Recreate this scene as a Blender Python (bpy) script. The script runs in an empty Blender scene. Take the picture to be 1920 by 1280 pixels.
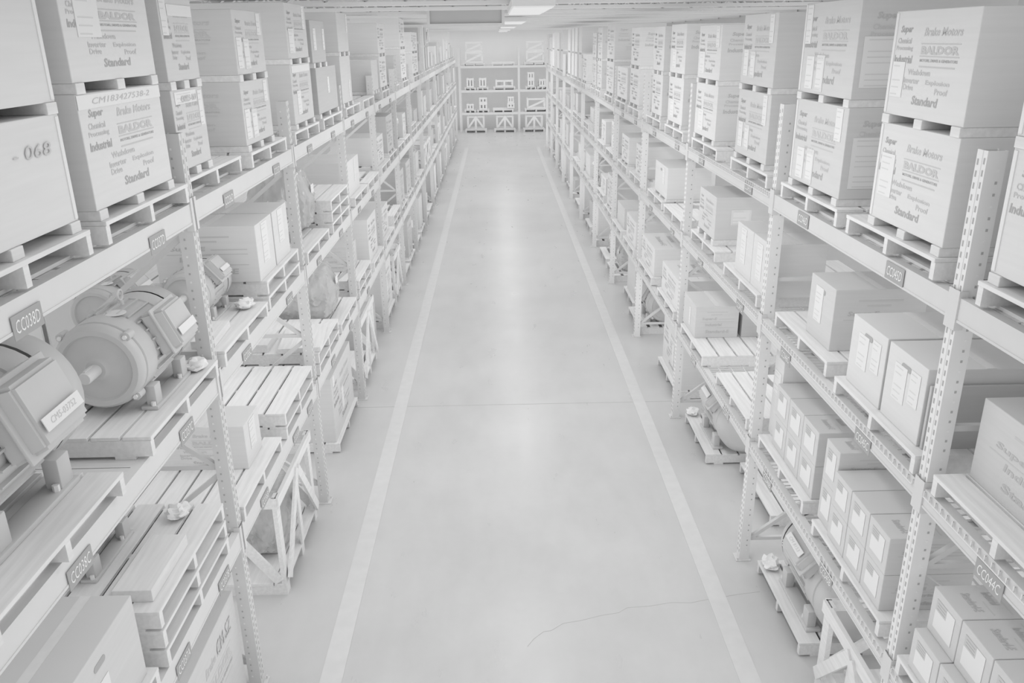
import bpy, bmesh, math, random
from mathutils import Vector, Matrix, Euler, noise
S = bpy.context.scene
COL = S.collection
PI = math.pi
random.seed(7)

# ------------------------------------------------------------------ camera
cam_d = bpy.data.cameras.new('camera'); cam = bpy.data.objects.new('camera', cam_d); COL.objects.link(cam)
cam_d.sensor_width = 36.0; cam_d.lens = 1528.924 / 1920 * 36.0; cam_d.clip_start = 0.05; cam_d.clip_end = 200
pit, yaw, rol, CH = 0.356, 0.015, -0.014, 4.308
fwd = Vector((math.sin(yaw) * math.cos(pit), math.cos(yaw) * math.cos(pit), -math.sin(pit)))
rgt = Vector((math.cos(yaw), -math.sin(yaw), 0)); up = rgt.cross(fwd)
r2 = math.cos(rol) * rgt + math.sin(rol) * up; u2 = -math.sin(rol) * rgt + math.cos(rol) * up
M = Matrix((r2, u2, -fwd)).transposed().to_4x4(); M.translation = Vector((0, 0, CH)); cam.matrix_world = M
S.camera = cam

# ------------------------------------------------------------------ world, lights, exposure
S.view_settings.view_transform = 'Standard'; S.view_settings.look = 'None'
S.view_settings.gamma = 1.0; S.view_settings.use_curve_mapping = False
S.view_settings.exposure = -0.07
W = bpy.data.worlds.new('world'); S.world = W; W.use_nodes = True
W.node_tree.nodes['Background'].inputs[0].default_value = (1, 1, 1, 1)
W.node_tree.nodes['Background'].inputs[1].default_value = 0.5
W.light_settings.ao_factor = 0.45; W.light_settings.distance = 0.85
S.cycles.use_fast_gi = True; S.cycles.fast_gi_method = 'ADD'
S.cycles.max_bounces = 5; S.cycles.diffuse_bounces = 3; S.cycles.glossy_bounces = 2
S.cycles.transparent_max_bounces = 12; S.cycles.sample_clamp_indirect = 4
LAMPS = [5.0, 9.3, 16.5, 23.5, 30.5, 37.5]        # strip lights along the aisle
LAMP_X, LAMP_Z = 0.36, 4.60
for ly in LAMPS:
    ld = bpy.data.lights.new('strip_light_glow', 'AREA'); ld.shape = 'RECTANGLE'; ld.size = 0.35; ld.size_y = 2.6
    ld.energy = 35 if ly > 6 else 28; ld.color = (1, 1, 1)
    lo = bpy.data.objects.new('strip_light_glow', ld); COL.objects.link(lo); lo.location = (LAMP_X, ly, LAMP_Z - 0.12)

# ------------------------------------------------------------------ materials
MATS = {}
def mat(name, g, rough=0.7, var=0.0, scale=(3, 3, 3), spec=0.3, detail=3, bump=0.0, emit=0, metal=0, alpha=1.0, coord='Object'):
    if name in MATS: return MATS[name]
    m = bpy.data.materials.new(name); m.use_nodes = True; nt = m.node_tree; b = nt.nodes['Principled BSDF']
    b.inputs['Base Color'].default_value = (g, g, g, 1); b.inputs['Roughness'].default_value = rough
    b.inputs['Specular IOR Level'].default_value = spec; b.inputs['Metallic'].default_value = metal
    b.inputs['Alpha'].default_value = alpha
    if emit:
        b.inputs['Emission Color'].default_value = (1, 1, 1, 1); b.inputs['Emission Strength'].default_value = emit
    if var:
        tc = nt.nodes.new('ShaderNodeTexCoord'); mp = nt.nodes.new('ShaderNodeMapping'); nz = nt.nodes.new('ShaderNodeTexNoise')
        rr = nt.nodes.new('ShaderNodeMapRange'); cb = nt.nodes.new('ShaderNodeCombineColor')
        mp.inputs['Scale'].default_value = scale; nz.inputs['Scale'].default_value = 1.0; nz.inputs['Detail'].default_value = detail
        rr.inputs['From Min'].default_value = 0.3; rr.inputs['From Max'].default_value = 0.7
        rr.inputs['To Min'].default_value = g - var; rr.inputs['To Max'].default_value = min(1, g + var)
        L = nt.links.new
        L(tc.outputs[coord], mp.inputs[0]); L(mp.outputs[0], nz.inputs['Vector']); L(nz.outputs['Fac'], rr.inputs['Value'])
        for i in range(3): L(rr.outputs[0], cb.inputs[i])
        L(cb.outputs[0], b.inputs['Base Color'])
        if bump:
            bp = nt.nodes.new('ShaderNodeBump'); bp.inputs['Strength'].default_value = bump; bp.inputs['Distance'].default_value = 0.01
            L(nz.outputs['Fac'], bp.inputs['Height']); L(bp.outputs[0], b.inputs['Normal'])
    MATS[name] = m; return m
CARD = mat('cardboard', 0.67, 0.8, 0.015, (2, 2, 40), 0.2)
CARD2 = mat('cardboard_pale', 0.745, 0.8, 0.015, (2, 2, 40), 0.2)
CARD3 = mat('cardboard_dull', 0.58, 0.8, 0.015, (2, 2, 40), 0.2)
INK = mat('ink_dark', 0.46, 0.8, 0.0)
INK2 = mat('ink_faint', 0.60, 0.8, 0.0)
INK3 = mat('ink_pale', 0.56, 0.8)  # inks lightened for carton sides lying in shade; reused for other faint prints
INK4 = mat('ink_pale_faint', 0.62, 0.8)
PAPER = mat('paper_label', 0.82, 0.6, 0.0)
FOILP = mat('plastic_pouch', 0.78, 0.25, 0.02, (20, 20, 20), 0.5)
WOOD = mat('pallet_wood', 0.785, 0.8, 0.045, (3, 40, 40), 0.2)
WOODY = mat('plank_wood', 0.75, 0.8, 0.07, (40, 3, 40), 0.2)
WOODD = mat('plywood_dull', 0.66, 0.8, 0.04, (12, 3, 12), 0.2)
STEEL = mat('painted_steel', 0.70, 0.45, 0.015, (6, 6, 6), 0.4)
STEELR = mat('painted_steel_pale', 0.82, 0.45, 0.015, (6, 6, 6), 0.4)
BEAM = mat('beam_paint', 0.735, 0.45, 0.012, (5, 5, 5), 0.4)
BEAMR = mat('beam_paint_grey', 0.70, 0.45, 0.012, (5, 5, 5), 0.4)
WIRE = mat('wire_mesh_zinc', 0.80, 0.4, 0.0, spec=0.5)
SLOT = mat('slot_shadow_steel', 0.46, 0.8)
BRIGHT = mat('bolt_zinc_and_hole_light', 0.86, 0.4)  # motor bolts, and light painted into the upright side holes
MOTOR = mat('motor_enamel', 0.61, 0.42, 0.012, (8, 8, 8), 0.5)
MOTOR2 = mat('motor_enamel_dark', 0.58, 0.45, 0.012, (8, 8, 8), 0.5)
SHAFT = mat('shaft_steel', 0.75, 0.3, spec=0.6)
SIGN = mat('sign_plate', 0.42, 0.6)
SIGNT = mat('sign_lettering', 0.88, 0.6)
FOAM = mat('packing_foam', 0.84, 0.8, 0.04, (30, 30, 30))
WRAP = mat('plastic_wrap', 0.74, 0.16, 0.09, (5, 14, 6), 0.6, alpha=0.72)
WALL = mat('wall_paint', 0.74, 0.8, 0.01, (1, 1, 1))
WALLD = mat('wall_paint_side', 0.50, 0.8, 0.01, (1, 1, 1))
CEIL = mat('ceiling_deck_paint', 0.42, 0.7, 0.015, (1, 1, 1))
JOIST = mat('joist_paint', 0.78, 0.6)
LABP = mat('label_print', 0.70, 0.7)
LAMPM = mat('lamp_tube', 0.3, 0.6, emit=0.5)
HOUSE = mat('lamp_housing', 0.75, 0.5)
LINE = mat('floor_line_paint', 0.66, 0.45, 0.02, (9, 9, 9), 0.4, detail=6)
DUCT = mat('duct_metal', 0.56, 0.5, 0.01)

def floor_material():
    m = bpy.data.materials.new('polished_concrete'); m.use_nodes = True; nt = m.node_tree; b = nt.nodes['Principled BSDF']
    N = nt.nodes.new; L = nt.links.new
    tc = N('ShaderNodeTexCoord')
    def nz(scale, det, sx=1, sy=1):
        mp = N('ShaderNodeMapping'); mp.inputs['Scale'].default_value = (sx, sy, 1); L(tc.outputs['Object'], mp.inputs[0])
        n = N('ShaderNodeTexNoise'); n.inputs['Scale'].default_value = scale; n.inputs['Detail'].default_value = det; L(mp.outputs[0], n.inputs['Vector']); return n
    a = nz(0.9, 4); c = nz(14, 6); e = nz(5, 4, 1, .35)
    def mth(op, x, y):
        q = N('ShaderNodeMath'); q.operation = op
        for i, v in enumerate((x, y)):
            if isinstance(v, (int, float)): q.inputs[i].default_value = v
            else: L(v, q.inputs[i])
        return q.outputs[0]
    v = mth('ADD', 0.59, mth('MULTIPLY', mth('SUBTRACT', a.outputs['Fac'], 0.5), 0.13))
    v = mth('ADD', v, mth('MULTIPLY', mth('SUBTRACT', c.outputs['Fac'], 0.5), 0.02))
    v = mth('ADD', v, mth('MULTIPLY', mth('SUBTRACT', e.outputs['Fac'], 0.5), 0.06))
    cb = N('ShaderNodeCombineColor')
    for i in range(3): L(v, cb.inputs[i])
    L(cb.outputs[0], b.inputs['Base Color'])
    r = mth('ADD', 0.32, mth('MULTIPLY', mth('SUBTRACT', e.outputs['Fac'], 0.5), 0.25)); L(r, b.inputs['Roughness'])
    b.inputs['Specular IOR Level'].default_value = 0.5
    return m
FLOORM = floor_material()

# ------------------------------------------------------------------ helpers
def tag(o, label=None, cat=None, group=None, kind=None):
    if label: o['label'] = label
    if cat: o['category'] = cat
    if group: o['group'] = group
    if kind: o['kind'] = kind
    return o
def link(name, me, parent=None, loc=None, rz=None, scale=None):
    o = bpy.data.objects.new(name, me); COL.objects.link(o)
    if parent: o.parent = parent
    if loc is not None: o.location = loc
    if rz is not None: o.rotation_euler = (0, 0, rz)
    if scale is not None: o.scale = scale
    return o
def empty(name, loc, rz=0, label=None, cat=None, group=None, scale=None):
    o = bpy.data.objects.new(name, None); o.empty_display_size = 0.1; COL.objects.link(o)
    o.location = loc; o.rotation_euler = (0, 0, rz)
    if scale: o.scale = scale
    tag(o, label, cat, group); return o
class MB:
    """collects boxes, prisms and lathes into one mesh"""
    def __init__(s): s.v = []; s.f = []; s.m = []; s.mats = []
    def mi(s, m):
        if m not in s.mats: s.mats.append(m)
        return s.mats.index(m)
    def add(s, vs, fs, m, T=None):
        k = len(s.v); i = s.mi(m)
        s.v += [tuple(T @ Vector(p)) if T else tuple(p) for p in vs]
        s.f += [tuple(q + k for q in f) for f in fs]; s.m += [i] * len(fs)
    def box(s, x0, x1, y0, y1, z0, z1, m, T=None, bev=0.0):
        if bev <= 0:
            vs = [(x, y, z) for x in (x0, x1) for y in (y0, y1) for z in (z0, z1)]
            s.add(vs, [(0, 1, 3, 2), (4, 6, 7, 5), (0, 4, 5, 1), (2, 3, 7, 6), (0, 2, 6, 4), (1, 5, 7, 3)], m, T); return
        bm = bmesh.new(); bmesh.ops.create_cube(bm, size=1)
        for v in bm.verts: v.co = Vector(((x0 + x1) / 2 + v.co.x * (x1 - x0), (y0 + y1) / 2 + v.co.y * (y1 - y0), (z0 + z1) / 2 + v.co.z * (z1 - z0)))
        bmesh.ops.bevel(bm, geom=list(bm.edges), offset=bev, segments=2, affect='EDGES', profile=0.5)
        s.bm(bm, m, T); bm.free()
    def bm(s, bm, m, T=None):
        bm.verts.index_update()
        s.add([v.co.copy() for v in bm.verts], [tuple(v.index for v in f.verts) for f in bm.faces], m, T)
    def bar(s, a, b, w, h, m):
        a = Vector(a); b = Vector(b); d = b - a; L = d.length
        T = Matrix.Translation((a + b) / 2) @ d.to_track_quat('X', 'Z').to_matrix().to_4x4()
        s.box(-L / 2, L / 2, -w / 2, w / 2, -h / 2, h / 2, m, T)
    def cyl(s, a, b, r0, r1, m, n=16):
        s.lathe(a, b, [(0, 0), (0, r0), (1, r1), (1, 0)], m, n)
    def lathe(s, a, b, prof, m, n=24):
        a = Vector(a); b = Vector(b); d = b - a; q = d.to_track_quat('Z', 'Y').to_matrix(); vs = []; fs = []
        for t, r in prof:
            for k in range(n):
                an = 2 * PI * k / n; vs.append(a + d * t + q @ Vector((r * math.cos(an), r * math.sin(an), 0)))
        for i in range(len(prof) - 1):
            for k in range(n):
                k2 = (k + 1) % n; fs.append((i * n + k, i * n + k2, (i + 1) * n + k2, (i + 1) * n + k))
        s.add(vs, fs, m)
    def mesh(s, name, smooth=False):
        me = bpy.data.meshes.new(name); me.from_pydata(s.v, [], s.f)
        for m in s.mats: me.materials.append(m)
        me.polygons.foreach_set('material_index', s.m)
        bm = bmesh.new(); bm.from_mesh(me); bmesh.ops.recalc_face_normals(bm, faces=bm.faces); bm.to_mesh(me); bm.free()
        if smooth:
            me.polygons.foreach_set('use_smooth', [True] * len(me.polygons))
            me.set_sharp_from_angle(angle=math.radians(40))
        me.update(); return me
    def build(s, name, parent=None, smooth=False, **k): return link(name, s.mesh(name, smooth), parent, **k)
CACHE = {}
def cached(key, fn):
    if key not in CACHE: CACHE[key] = fn()
    return CACHE[key]
def one(name, m, x0, x1, y0, y1, z0, z1, bev=0.0):
    def f():
        b = MB(); b.box(x0, x1, y0, y1, z0, z1, m, bev=bev); return b.mesh(name)
    return cached((name, m.name, round(x0, 3), round(x1, 3), round(y0, 3), round(y1, 3), round(z0, 3), round(z1, 3), bev), f)

# flat lettering: glyph meshes in the x-z plane facing -y, baked once per string
def glyphs(txt, bold=0.0, shear=0.0):
    def f():
        c = bpy.data.curves.new('lettering', 'FONT'); c.body = txt; c.size = 1.0; c.resolution_u = 2; c.offset = bold; c.shear = shear
        c.align_x = 'CENTER'; c.align_y = 'CENTER'
        o = bpy.data.objects.new('lettering', c); COL.objects.link(o)
        dg = bpy.context.evaluated_depsgraph_get(); me = bpy.data.meshes.new_from_object(o.evaluated_get(dg))
        vs = [tuple(v.co) for v in me.vertices]; fs = [tuple(p.vertices) for p in me.polygons]
        bpy.data.objects.remove(o); bpy.data.meshes.remove(me); bpy.data.curves.remove(c)
        if not vs: return ([], [], 1, 1)
        xs = [v[0] for v in vs]; ys = [v[1] for v in vs]
        cx, cy = (max(xs) + min(xs)) / 2, (max(ys) + min(ys)) / 2; w = max(xs) - min(xs); h = max(ys) - min(ys)
        return ([(v[0] - cx, v[1] - cy) for v in vs], fs, w, h)
    return cached(('g', txt, bold, shear), f)
def put_text(mb, txt, cx, cz, w, h, m, y=-0.001, bold=0.02, shear=0.0, rot=0.0):
    """fit txt into a w x h rectangle centred at (cx, cz) on the plane y"""
    v, f, gw, gh = glyphs(txt, bold, shear)
    if not v: return
    ca, sa = math.cos(rot), math.sin(rot); vs = []
    for a, b in v:
        a2 = a * w / gw; b2 = b * h / gh; vs.append((cx + a2 * ca - b2 * sa, y, cz + a2 * sa + b2 * ca))
    mb.add(vs, f, m)

# ------------------------------------------------------------------ the setting
LXF, RXF = -1.744, 2.05            # aisle faces of the two racks
DEPTH = 1.07
def struct(name, x0, x1, y0, y1, z0, z1, m):
    b = MB(); b.box(x0, x1, y0, y1, z0, z1, m); o = b.build(name); tag(o, kind='structure'); return o
XL, XR, Y0, Y1 = -4.6, 5.2, -5.0, 42.6
struct('floor', XL, XR, Y0, Y1, -0.2, 0, FLOORM)
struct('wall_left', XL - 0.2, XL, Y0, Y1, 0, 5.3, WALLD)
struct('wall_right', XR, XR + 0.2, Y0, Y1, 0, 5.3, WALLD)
struct('wall_back', XL, XR, Y0 - 0.2, Y0, 0, 5.3, WALLD)
struct('wall_end', XL, XR, Y1, Y1 + 0.2, 0, 5.3, WALL)
b = MB(); b.box(XL, XR, Y0, Y1, 5.0, 5.2, CEIL)
y = Y0 + 0.2
while y < Y1 - 0.2: b.box(XL, XR, y, y + 0.09, 4.95, 5.0, CEIL); y += 0.3
tag(b.build('ceiling'), kind='structure')
WALLSHADE = mat('wall_shade_tone', 0.57, 0.8, 0.01, (1, 1, 1))
struct('wall_shade_sheet', XL + .01, XR - .01, Y1 - 0.02, Y1, 0.0, 3.0, WALLSHADE)  # added darker sheet: shade behind the end rack put into the wall colour
# floor markings and the saw-cut joint
for n, x0, x1, sd in (('trim_1', -1.345, -1.185, 'left'), ('trim_2', 1.655, 1.805, 'right')):
    b = MB(); b.box(x0, x1, 1.5, 35.0, 0.0, 0.0025, LINE); tag(b.build(n), kind='structure')
b = MB(); b.box(LXF - 1.5, RXF + 1.5, 9.315, 9.325, 0, 0.0012, SLOT)
rj = mat('joint_filler', 0.50, 0.8); b.m = [b.mi(rj)] * len(b.m); tag(b.build('trim_3'), kind='structure')
b = MB(); pts = []; rc = random.Random(3)
x, yy = 0.02, 4.93
CR = [(0.16, 4.97), (0.21, 5.05), (0.29, 5.13), (0.35, 5.14), (0.45, 5.22), (0.6, 5.25), (0.75, 5.30), (0.9, 5.33), (0.98, 5.39), (1.15, 5.40), (1.35, 5.44), (1.5, 5.43), (1.62, 5.46), (1.9, 5.52), (2.1, 5.55)]
for p, q in zip(CR, CR[1:]): b.bar((p[0], p[1], 0.0005), (q[0], q[1], 0.0005), 0.003, 0.0012, rj)
tag(b.build('trim_4'), kind='structure')

ORD = ['nearest', 'second', 'third', 'fourth', 'fifth', 'sixth', 'seventh', 'eighth', 'ninth', 'tenth', 'eleventh', 'twelfth', 'thirteenth', 'fourteenth', 'fifteenth', 'sixteenth', 'seventeenth', 'eighteenth', 'nineteenth', 'twentieth', 'twenty-first', 'twenty-second', 'twenty-third', 'twenty-fourth', 'twenty-fifth', 'twenty-sixth', 'twenty-seventh', 'twenty-eighth', 'twenty-ninth', 'thirtieth']
ORD += [a + '-' + b for a in ('thirty', 'forty', 'fifty', 'sixty', 'seventy', 'eighty', 'ninety') for b in ('first', 'second', 'third', 'fourth', 'fifth', 'sixth', 'seventh', 'eighth', 'ninth')]
ORDB = ['first'] + ORD[1:]
RACKS = {'left': 'plank-decked', 'right': 'wire-decked'}
# steel joists of the ceiling, and strip lights
k = 0; y = 1.0
while y < 42:
    b = MB(); b.box(XL + .02, XR - .02, y - 0.05, y + 0.05, 4.91, 4.95, JOIST); b.box(XL + .02, XR - .02, y - 0.06, y + 0.06, 4.66, 4.70, JOIST)
    x = XL + .1
    while x < XR - 0.5:
        b.bar((x, y, 4.70), (x + 0.22, y, 4.91), 0.02, 0.02, JOIST); b.bar((x + 0.22, y, 4.91), (x + 0.44, y, 4.70), 0.02, 0.02, JOIST); x += 0.44
    tag(b.build('ceiling_joist'), f'grey open-web steel joist crossing under the ceiling, {ORDB[k]} from the camera', 'joist', 'ceiling joists'); k += 1; y += 1.75
for k, ly in enumerate(LAMPS):
    t = empty('strip_light', (LAMP_X, ly, LAMP_Z), 0, f'glowing ceiling strip light over the aisle, {ORDB[k]} from the camera', 'light', 'strip lights above the aisle')
    b = MB(); b.box(-0.20, 0.20, -1.3, 1.3, -0.02, 0.05, HOUSE); b.box(-.01, .01, -.61, -.59, .05, .338, HOUSE); b.box(-.01, .01, .59, .61, .05, .338, HOUSE); b.build('housing', t)
    b = MB(); b.box(-0.185, 0.185, -1.28, 1.28, -0.032, -0.02, LAMPM); b.build('diffuser_panel', t)
    for sx in ():
        b = MB(); b.cyl((sx, -1.25, -0.045), (sx, 1.25, -0.045), 0.022, 0.022, LAMPM, 10); b.build('tube', t, True)
# dark duct box hung under the joists left of the lights
t = empty('ceiling_duct', (-0.39, 12.0, 4.47), 0, 'dark rectangular duct box hanging beside the strip lights', 'duct')
b = MB(); b.box(-0.5, 0.5, 0, 1.6, 0.02, 0.33, DUCT); b.build('duct_body', t)
b = MB()
for x0, x1, z0, z1 in ((-0.53, 0.53, 0, 0.035), (-0.53, 0.53, 0.315, 0.35), (-0.53, -0.49, 0.035, 0.315), (0.49, 0.53, 0.035, 0.315)): b.box(x0, x1, -0.03, 0.02, z0, z1, STEEL)
b.build('flange', t)
b = MB()
for x in (-0.45, 0.45):
    for yy in (0.2, 1.4): b.cyl((x, yy, 0.33), (x, yy, 0.48), 0.008, 0.008, STEEL, 6)
b.build('hanger_rod', t)

# ------------------------------------------------------------------ pallet racks
LPY = [2.12, 4.62, 7.077, 9.555, 12.10, 14.73, 17.28, 19.84, 22.4, 24.95, 27.5, 30.05, 32.6, 35.15, 37.7]
RPY = [0.60, 3.424, 5.987, 8.845, 11.69, 14.56, 17.41, 20.28, 23.15, 26.02, 28.9, 31.75, 34.6]
SIDES = {'left': dict(X=LXF, s=-1, P=LPY, rz=PI / 2, lev={'top': (3.338, 3.455), 'middle': (2.283, 2.40), 'lower': (1.17, 1.295)}, H=3.84),
         'right': dict(X=RXF, s=1, P=RPY, rz=-PI / 2, lev={'top': (3.088, 3.20), 'middle': (2.133, 2.235), 'lower': (1.065, 1.16)}, H=3.84)}
PW, PD = 0.079, 0.085
def post_mesh(H, near, slots=False):
    def f():
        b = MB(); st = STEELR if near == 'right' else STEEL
        w = PW / 2
        b.box(-w, w, 0, 0.006, 0, H, st); b.box(-w, -w + 0.004, 0.006, PD, 0, H, st); b.box(w - 0.004, w, 0.006, PD, 0, H, st)
        b.box(-w + 0.004, -w + 0.018, PD - 0.004, PD, 0, H, st); b.box(w - 0.018, w - 0.004, PD - 0.004, PD, 0, H, st)
        b.box(-0.006, 0.006, -0.002, 0, 0, H, st)
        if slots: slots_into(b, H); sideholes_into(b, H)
        return b.mesh('post')
    return cached(('post', H, near, slots), f)
def slots_into(b, H):
    z = 0.08
    while z < H - 0.04:
        for x in (-0.024, 0.022):
            zz = z + (0.0 if x < 0 else 0.008); b.box(x - 0.005, x + 0.005, -0.0012, 0, zz - 0.013, zz + 0.013, SLOT)
        z += 0.0508
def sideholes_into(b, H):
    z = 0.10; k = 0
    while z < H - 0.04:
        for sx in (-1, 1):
            x = sx * (PW / 2); m = BRIGHT if k % 3 == 0 else SLOT  # every third hole painted pale, as light coming through
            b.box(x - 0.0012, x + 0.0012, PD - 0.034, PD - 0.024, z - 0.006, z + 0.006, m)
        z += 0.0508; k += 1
def upright(side, i, y):
    D = SIDES[side]; H = D['H']; rz = D['rz']
    t = empty('rack_upright', (D['X'], y + PW / 2, 0), rz, f'perforated steel upright frame of the {RACKS[side]} rack, {ORDB[i]} from the camera', 'rack upright', f'upright frames of the {RACKS[side]} rack')
    near = y < 19
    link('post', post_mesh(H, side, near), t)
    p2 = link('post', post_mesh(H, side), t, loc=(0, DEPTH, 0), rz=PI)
    def bf():
        b = MB(); z = 0.2; fl = 0
        while z + 0.72 < H:
            a = (0, PD if fl == 0 else DEPTH - PD, z); c = (0, DEPTH - PD if fl == 0 else PD, z + 0.72)
            b.bar(a, c, 0.032, 0.032, STEEL); b.bar((0, PD, z), (0, DEPTH - PD, z), 0.03, 0.03, STEEL); z += 0.78; fl ^= 1
        return b.mesh('brace')
    link('brace', cached(('brace', H), bf), t)
    def ff():
        b = MB(); b.box(-0.06, 0.06, -0.03, 0.10, 0, 0.008, STEEL); b.cyl((0.045, -0.015, 0.008), (0.045, -0.015, 0.03), 0.007, 0.007, STEEL, 8); return b.mesh('foot_plate')
    link('foot_plate', cached('foot', ff), t); link('foot_plate', cached('foot', ff), t, loc=(0, DEPTH, 0), rz=PI)
LEVN = {'top': 'top', 'middle': 'middle', 'lower': 'lower'}
def beam(side, lev, i, rear=False):
    D = SIDES[side]; P = D['P']; a = P[i] + PW + 0.004; c = P[i + 1] - 0.004; L = c - a; z0, z1 = D['lev'][lev]; h = z1 - z0
    m = BEAM if side == 'left' else BEAMR
    def f():
        b = MB(); b.box(-L / 2, L / 2, -0.004, 0.045, 0, h, m); b.box(-L / 2, L / 2, -0.007, -0.004, 0.0, 0.012, m)
        return b.mesh('beam_profile')
    x = D['X'] + D['s'] * (DEPTH if rear else 0)
    if rear:
        o = link('rack_beam', cached(('bp', side, lev, round(L, 3)), f), None, (x, (a + c) / 2, z0), -D['rz'])
        tag(o, f'rear load beam of the {RACKS[side]} rack, {lev} shelf, {ORDB[i]} bay from the camera', 'rack beam', f'rear beams of the {RACKS[side]} rack'); return o
    t = empty('rack_beam', (x, (a + c) / 2, z0), D['rz'], f'painted front load beam of the {RACKS[side]} rack, {lev} shelf, {ORDB[i]} bay', 'rack beam', f'front beams of the {RACKS[side]} rack')
    link('beam_profile', cached(('bp', side, lev, round(L, 3)), f), t)
    def g():
        b = MB(); b.box(0, 0.055, -0.012, -0.008, -0.04, h + 0.03, m); b.box(-0.003, 0.0, -0.012, 0.03, -0.04, h + 0.03, m); return b.mesh('connector')
    if a < 20:
        for sx in (-1, 1): link('connector', cached(('conn', side, round(h, 3)), g), t, loc=(sx * (L / 2 + 0.002), 0, 0), scale=(-sx * -1, 1, 1))
    t['_'] = 0; del t['_']
    return t
def wire_deck(side, lev, i):
    D = SIDES[side]; P = D['P']; a = P[i] + PW + 0.02; c = P[i + 1] - 0.02; L = c - a; z1 = D['lev'][lev][1]
    step = 0.052
    def f():
        b = MB(); n = int(L / step)
        for k in range(n + 1):
            x = -L / 2 + L * k / n
            b.box(x - 0.003, x + 0.003, -0.012, DEPTH - 0.02, 0.000, 0.006, WIRE)
            b.box(x - 0.003, x + 0.003, -0.016, -0.010, -0.025, 0.006, WIRE)
        for k in range(9):
            y = 0.02 + k * 0.125; b.box(-L / 2, L / 2, y - 0.003, y + 0.003, 0.006, 0.011, WIRE)
        b.box(-L / 2, L / 2, -0.019, -0.016, -0.025, -0.019, WIRE)
        for k in range(5):
            x = -L / 2 + L * (k + .5) / 5; b.box(x - 0.03, x + 0.03, 0.05, DEPTH - 0.05, -0.02, 0, STEEL)
        return b.mesh('wire_deck')
    o = link('wire_deck', cached(('wd', round(L, 2)), f), None, (D['X'], (a + c) / 2, z1 - 0.012), D['rz'])
    tag(o, f'welded wire mesh decking on the {lev} shelf of the {RACKS[side]} rack, {ORDB[i]} bay', 'wire decking', f'wire decks of the {RACKS[side]} rack')
def wood_deck(side, lev, i):
    D = SIDES[side]; P = D['P']; a = P[i] + PW + 0.01; c = P[i + 1] - 0.01; L = c - a; z1 = D['lev'][lev][1]
    def f():
        b = MB(); r = random.Random(int(L * 100) + i % 3); x = -L / 2
        while x < L / 2 - 0.04:
            w = min(r.choice((0.09, 0.14, 0.14, 0.19)), L / 2 - x); dz = r.uniform(-0.004, 0); dy = r.uniform(-0.008, 0.012)
            b.box(x + 0.002, x + w - 0.003, 0.048 + dy, DEPTH - 0.048, -0.038 + dz, dz, WOODY); x += w + (r.random() < .15) * 0.03
        return b.mesh('plank_deck')
    o = link('plank_deck', cached(('pd', round(L, 2), i % 3), f), None, (D['X'], (a + c) / 2, z1), D['rz'])
    tag(o, f'decking of rough wooden planks on the {lev} shelf of the {RACKS[side]} rack, {ORDB[i]} bay', 'plank decking', f'plank decks of the {RACKS[side]} rack')
BEAMS = {}
for side, D in SIDES.items():
    for i, y in enumerate(D['P']): upright(side, i, y)
    for i in range(len(D['P']) - 1):
        for lev in D['lev']:
            BEAMS[side, lev, i] = beam(side, lev, i); beam(side, lev, i, True)
            if side == 'left' or (lev == 'top' and i in (0, 1)): wood_deck(side, lev, i)
            else: wire_deck(side, lev, i)

# location signs on the beams (parts of the beam they are stuck on)
def sign(side, lev, y, code, lw=0.20):
    D = SIDES[side]; P = D['P']; i = max(k for k in range(len(P) - 1) if P[k] < y); t = BEAMS[side, lev, i]
    yc = (P[i] + PW + 0.004 + P[i + 1] - 0.004) / 2; lx = (y - yc) * (1 if side == 'left' else -1); zc = 0.055 if (side, lev) == ('right', 'top') else 0.02 if side == 'left' else 0.008
    b = MB(); b.box(lx - lw / 2, lx + lw / 2, -0.0105, -0.0075, zc - 0.045, zc + 0.045, SIGN)
    if code: put_text(b, code, lx, zc, lw * 0.82, 0.05, SIGNT, y=-0.0112, bold=0.0, shear=0.15)
    o = b.build('location_sign', t); o['label'] = f'dark location sign reading {code}' if code else 'dark location sign'
for y, c in ((2.87, 'CC038D'), (4.107, 'CC037D'), (5.29, 'CC036D'), (6.52, 'CC035D'), (7.76, 'CC034D'), (8.93, 'CC033D'), (10.2, 'CC032D'), (11.4, 'CC031D'), (12.7, 'CC030D'), (14.0, 'CC029D')): sign('left', 'top', y, c)
for y, c in ((2.84, 'CC038C'), (4.074, 'CC037C'), (5.24, 'CC036C'), (6.48, 'CC035C'), (7.7, 'CC034C'), (8.9, 'CC033C'), (10.2, 'CC032C'), (11.4, 'CC031C')): sign('left', 'middle', y, c)
for y, c in ((3.55, 'CC037A'), (4.25, 'CC037B'), (5.2, 'CC036B'), (6.2, 'CC035B'), (6.75, 'CC035A'), (7.9, 'CC034B'), (9.0, 'CC033B'), (10.4, 'CC032B')): sign('left', 'lower', y, c)
for y, c in ((4.03, 'CC045D'), (5.366, 'CC046D'), (6.62, 'CC047D'), (8.23, 'CC048D'), (9.4, 'CC049D'), (10.8, 'CC050D'), (12.3, 'CC051D'), (13.6, 'CC052D')): sign('right', 'top', y, c)
for y, c in ((2.837, 'CC044C'), (4.10, 'CC045C'), (5.41, 'CC046C'), (6.57, 'CC047C'), (8.0, 'CC048C'), (9.4, 'CC049C'), (10.8, 'CC050C')): sign('right', 'middle', y, c)
for y, c in ((4.31, 'CC045B'), (5.5, 'CC046B'), (6.7, 'CC047B'), (8.0, 'CC048B')): sign('right', 'lower', y, c)

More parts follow.
